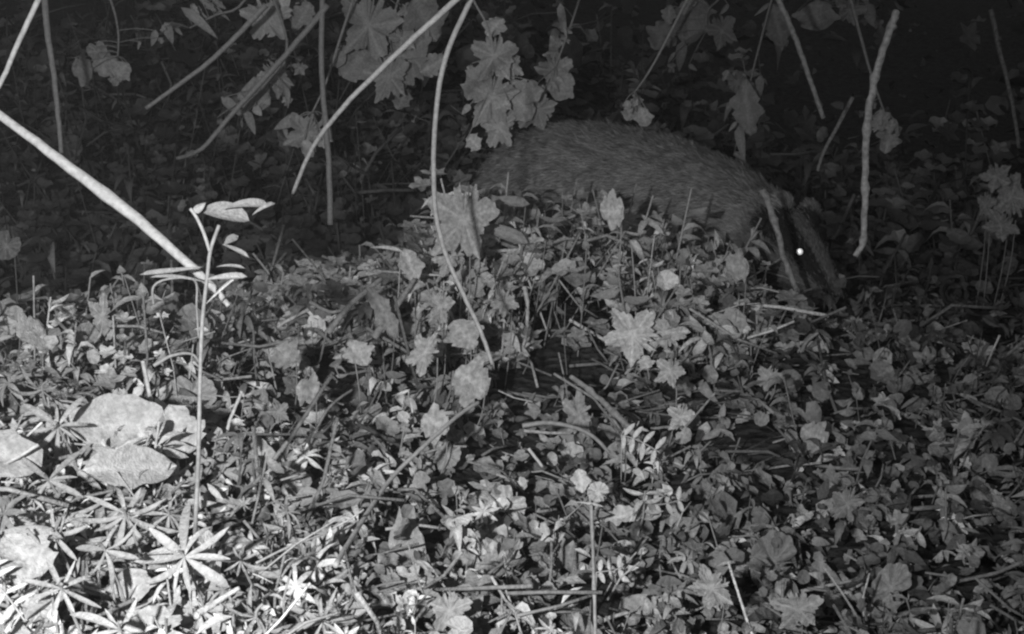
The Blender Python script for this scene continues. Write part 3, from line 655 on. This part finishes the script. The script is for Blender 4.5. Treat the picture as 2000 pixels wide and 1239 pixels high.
# ================================================================== GROUND COVER (uncountable)
def hid(p, excl):
    px, py, d = proj(p)
    for (cx, cy, rx, ry, dm) in excl:
        if d < dm and ((px-cx)/rx)**2+((py-cy)/ry)**2 < 1: return True
    return False
EX = [(1105,635,105,85,3),(1200,520,80,22,3),(1060,730,70,40,3),(1480,860,55,40,3),(1180,1160,45,50,3)]
def scatter(n, y0, y1, hx, types, size, height, tone, mats, name, label, seed, mask=None, stems=True):
    random.seed(seed); mbs = {k: MB() for k in mats}
    k = 0; tries = 0
    while k < n and tries < n*6:
        tries += 1
        y = y0*(y1/y0)**random.random(); x = random.uniform(-hx, hx)*y
        if mask and random.random() > mask(x, y): continue
        g = gz(x, y); h = height(x, y)*random.random()**1.5 + .002
        p = Vector((x, y, g+h))
        if hid(p, EX) and random.random() < .97: continue
        kind, T, mk, ar = random.choice(types)
        s = size(x,y)*min(1.75, random.lognormvariate(0,.48))
        tn = tone(x,y)*random.lognormvariate(0,.42); tn = min(tn, .85)
        n_ = rdir(.55); u = Vector((random.gauss(0,1), random.gauss(0,.6), random.gauss(.1,.8)))
        if kind == 'sprig':     # a little stem with leaf pairs
            base = Vector((x,y,g)); hh = h*1.2+s; lean = Vector((random.gauss(0,.3), random.gauss(0,.3), 1)).normalized(); tip = base+lean*hh
            mbs[mk].tube([base, base.lerp(tip,.5)+Vector((random.gauss(0,.003),0,0)), tip], s*.035+.0003, tn*.8, 4, False)
            for q in range(random.randint(3,7)):
                c = base.lerp(tip, random.uniform(.4,1)); u = Vector((random.gauss(0,1),random.gauss(0,1),random.gauss(.3,.4)))
                put(mbs[mk], random.choice(T), c, frame((Vector((0,-.4,1))+u*.1), u), s*ar, s, tn*random.uniform(.8,1.2))
        elif kind == 'twig':
            u = Vector((random.gauss(0,1), random.gauss(0,.6), random.gauss(.0,.45))).normalized(); L = s*random.uniform(1.5,4)
            q = p+u*L; q.z = max(q.z, gz(q.x,q.y)+.003); md = (p+q)/2+Vector((random.gauss(0,.06),0,random.gauss(0,.06)))*L
            mbs[mk].tube([p, md, q], s*random.uniform(.025,.07)+.0003, tn, 5, True)
        elif kind == 'whorl':
            ax = rdir(.35); ex = ax.orthogonal().normalized(); ey = ax.cross(ex)
            for q in range(8):
                a = q*.785+random.gauss(0,.1); u = (ex*math.cos(a)+ey*math.sin(a)+ax*random.uniform(0,.4)); 
                put(mbs[mk], random.choice(T), p, frame(ax+u*.2, u), s*ar, s*random.uniform(.8,1.1), tn*random.uniform(.85,1.15))
        else:
            put(mbs[mk], random.choice(T), p, frame(n_, u), s*ar, s, tn, True)
        k += 1
    for mk, m in mbs.items():
        if m.n: tag(m.build(name, mats[mk]), label+(' of stems' if mk=='stem' else ''), 'ground cover', kind='stuff')
ovs = OV; lf1 = 'leaf'
def sz(a, b=.0): return lambda x, y: a*(0.45+0.55*y/1.6)+b
def cover_h(x, y): return 0.045 + 0.055*math.exp(-((x-.2)/.7)**2-((y-2.0)/.3)**2)
def bright(x, y): return .34+.10*max(0, min(1, (.2-x)))
def LX(Ts): return [ (v,f,t) for v,f,t in Ts]
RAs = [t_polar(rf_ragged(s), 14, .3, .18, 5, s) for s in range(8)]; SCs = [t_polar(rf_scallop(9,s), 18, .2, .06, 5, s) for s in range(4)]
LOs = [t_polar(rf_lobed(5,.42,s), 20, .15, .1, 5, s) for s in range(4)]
OVs = [t_ovate(a,b,c,4) for a,b,c in ((.55,.1,.25),(.42,.25,.4),(.65,.05,-.2),(.38,.3,.1),(.5,.4,.7))]
NAs = [t_ovate(a,b,c,4,.6,.9) for a,b,c in ((.3,.2,.2),(.22,.2,.3),(.35,.2,-.3))]
M2 = {'leaf': M_LEAF, 'dry': M_DRY}
def dens_near(x, y):
    return 1.0
# litter sheet close to the soil
scatter(11428, .55, 2.9, .80, [('l',RAs,'dry',1),('l',OVs,'dry',.9),('l',OVs,'dry',.8),('l',LOs,'dry',1),('twig',None,'dry',1)], sz(.022), lambda x,y:.018, lambda x,y:.27 if y<2.2 else .10, M2, 'leaf_litter','brown leaf litter and crumbled stalks between the green plants',11)  # far litter toned darker, part of the flash falloff put into colour
# low green cover in the middle and foreground
scatter(5999, .55, 2.5, .80, [('l',OVs,'leaf',.9),('l',RAs,'leaf',1),('l',SCs,'leaf',1),('sprig',OVs,'leaf',.9),('l',NAs,'leaf',.9),('twig',None,'leaf',1)], sz(.017), cover_h, lambda x,y: (.34+.26*max(0,min(1,(-x/y-.1)/.25)) if x/y<.15 else .20) if y<1.7 else (.28 if x/y<.2 else .13), M2, 'low_ground_cover','dense low tangle of small leaves covering the ground', 12)  # tone raised near left, lowered right and far: flash falloff in the colour
# narrow leaved and whorled growth on the left
scatter(1857, .55, 1.3, .80, [('whorl',NAs,'leaf',.75),('sprig',NAs,'leaf',.9),('l',NAs,'leaf',.9),('twig',None,'leaf',1)], sz(.022), lambda x,y:.05, lambda x,y:.42, M2, 'whorled_ground_cover','thick bright carpet of narrow whorled leaves in the near left corner', 13, lambda x,y: 1.0 if x/y < -.12 else .12)
# fuzzy darker cover on the right and behind the badger
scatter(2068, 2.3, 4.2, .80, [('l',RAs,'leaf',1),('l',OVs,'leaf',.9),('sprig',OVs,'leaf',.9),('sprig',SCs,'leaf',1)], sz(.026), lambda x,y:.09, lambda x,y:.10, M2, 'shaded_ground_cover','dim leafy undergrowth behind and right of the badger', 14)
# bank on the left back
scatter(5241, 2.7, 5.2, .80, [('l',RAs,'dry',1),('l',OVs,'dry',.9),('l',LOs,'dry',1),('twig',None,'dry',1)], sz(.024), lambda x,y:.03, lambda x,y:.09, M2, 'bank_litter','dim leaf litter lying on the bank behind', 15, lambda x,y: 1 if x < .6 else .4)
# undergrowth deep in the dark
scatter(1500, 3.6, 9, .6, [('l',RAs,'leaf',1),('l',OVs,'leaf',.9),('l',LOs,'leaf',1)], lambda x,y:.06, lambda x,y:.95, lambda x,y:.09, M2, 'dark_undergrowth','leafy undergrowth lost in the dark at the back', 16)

# leafy mound in front of and beside the badger
def tang_h(x, y):
    q = x*2.1/y
    return .115*math.exp(-((q-.16)/.30)**2) + .075*math.exp(-((q+.08)/.07)**2) + .03
def tang_m(x, y):
    q = x*2.1/y
    if q > .44: return 0
    if q > .40: return .2
    if q > .28: return .55
    return .55 if q > .02 else 1.0
TG = [('sprig',OVs,'leaf',.8),('sprig',NAs,'dry',1),('l',RAs,'leaf',1),('twig',None,'dry',1),('sprig',LOs,'dry',1),('l',OVs,'dry',.7),('l',NAs,'dry',1),('l',RAs,'dry',.9)]
scatter(2300, 1.75, 2.28, .24, TG, lambda x,y:.026, tang_h, lambda x,y:.43, M2, 'leafy_tangle', 'tangle of leaves and stalks standing before the badger', 21, tang_m)
scatter(500, 1.3, 1.8, .5, TG, lambda x,y:.021, lambda x,y:.10, lambda x,y:.36, M2, 'leafy_tangle', 'low tangle of leaves on the small mound left of the tall seedling', 22, lambda x,y: 1.0 if x/y < -.24 else 0)

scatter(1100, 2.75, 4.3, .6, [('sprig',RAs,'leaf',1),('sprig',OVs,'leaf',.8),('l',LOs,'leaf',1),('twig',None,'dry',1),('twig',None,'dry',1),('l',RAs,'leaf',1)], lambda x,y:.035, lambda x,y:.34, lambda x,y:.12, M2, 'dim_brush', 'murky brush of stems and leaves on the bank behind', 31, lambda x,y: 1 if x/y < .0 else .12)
# ------------------------------------------------------------------ damp night air
HZ = 0.012
me = bpy.data.meshes.new('haze'); x0,x1,y0,y1,z0,z1 = -62,62,-8,92,-1.2,9
me.from_pydata([(x0,y0,z0),(x1,y0,z0),(x1,y1,z0),(x0,y1,z0),(x0,y0,z1),(x1,y0,z1),(x1,y1,z1),(x0,y1,z1)],[],[(0,3,2,1),(4,5,6,7),(0,1,5,4),(1,2,6,5),(2,3,7,6),(3,0,4,7)])
hz = bpy.data.objects.new('haze', me); C.objects.link(hz); hz['kind'] = 'stuff'; hz['label'] = 'thin damp night air lit by the flash'
hm = bpy.data.materials.new('haze'); hm.use_nodes = True; hn = hm.node_tree; hn.nodes.clear()
ho = hn.nodes.new('ShaderNodeOutputMaterial'); hp = hn.nodes.new('ShaderNodeVolumePrincipled')
hp.inputs['Color'].default_value = (.9,.9,.9,1); hp.inputs['Density'].default_value = HZ
hn.links.new(hp.outputs[0], ho.inputs['Volume']); me.materials.append(hm)
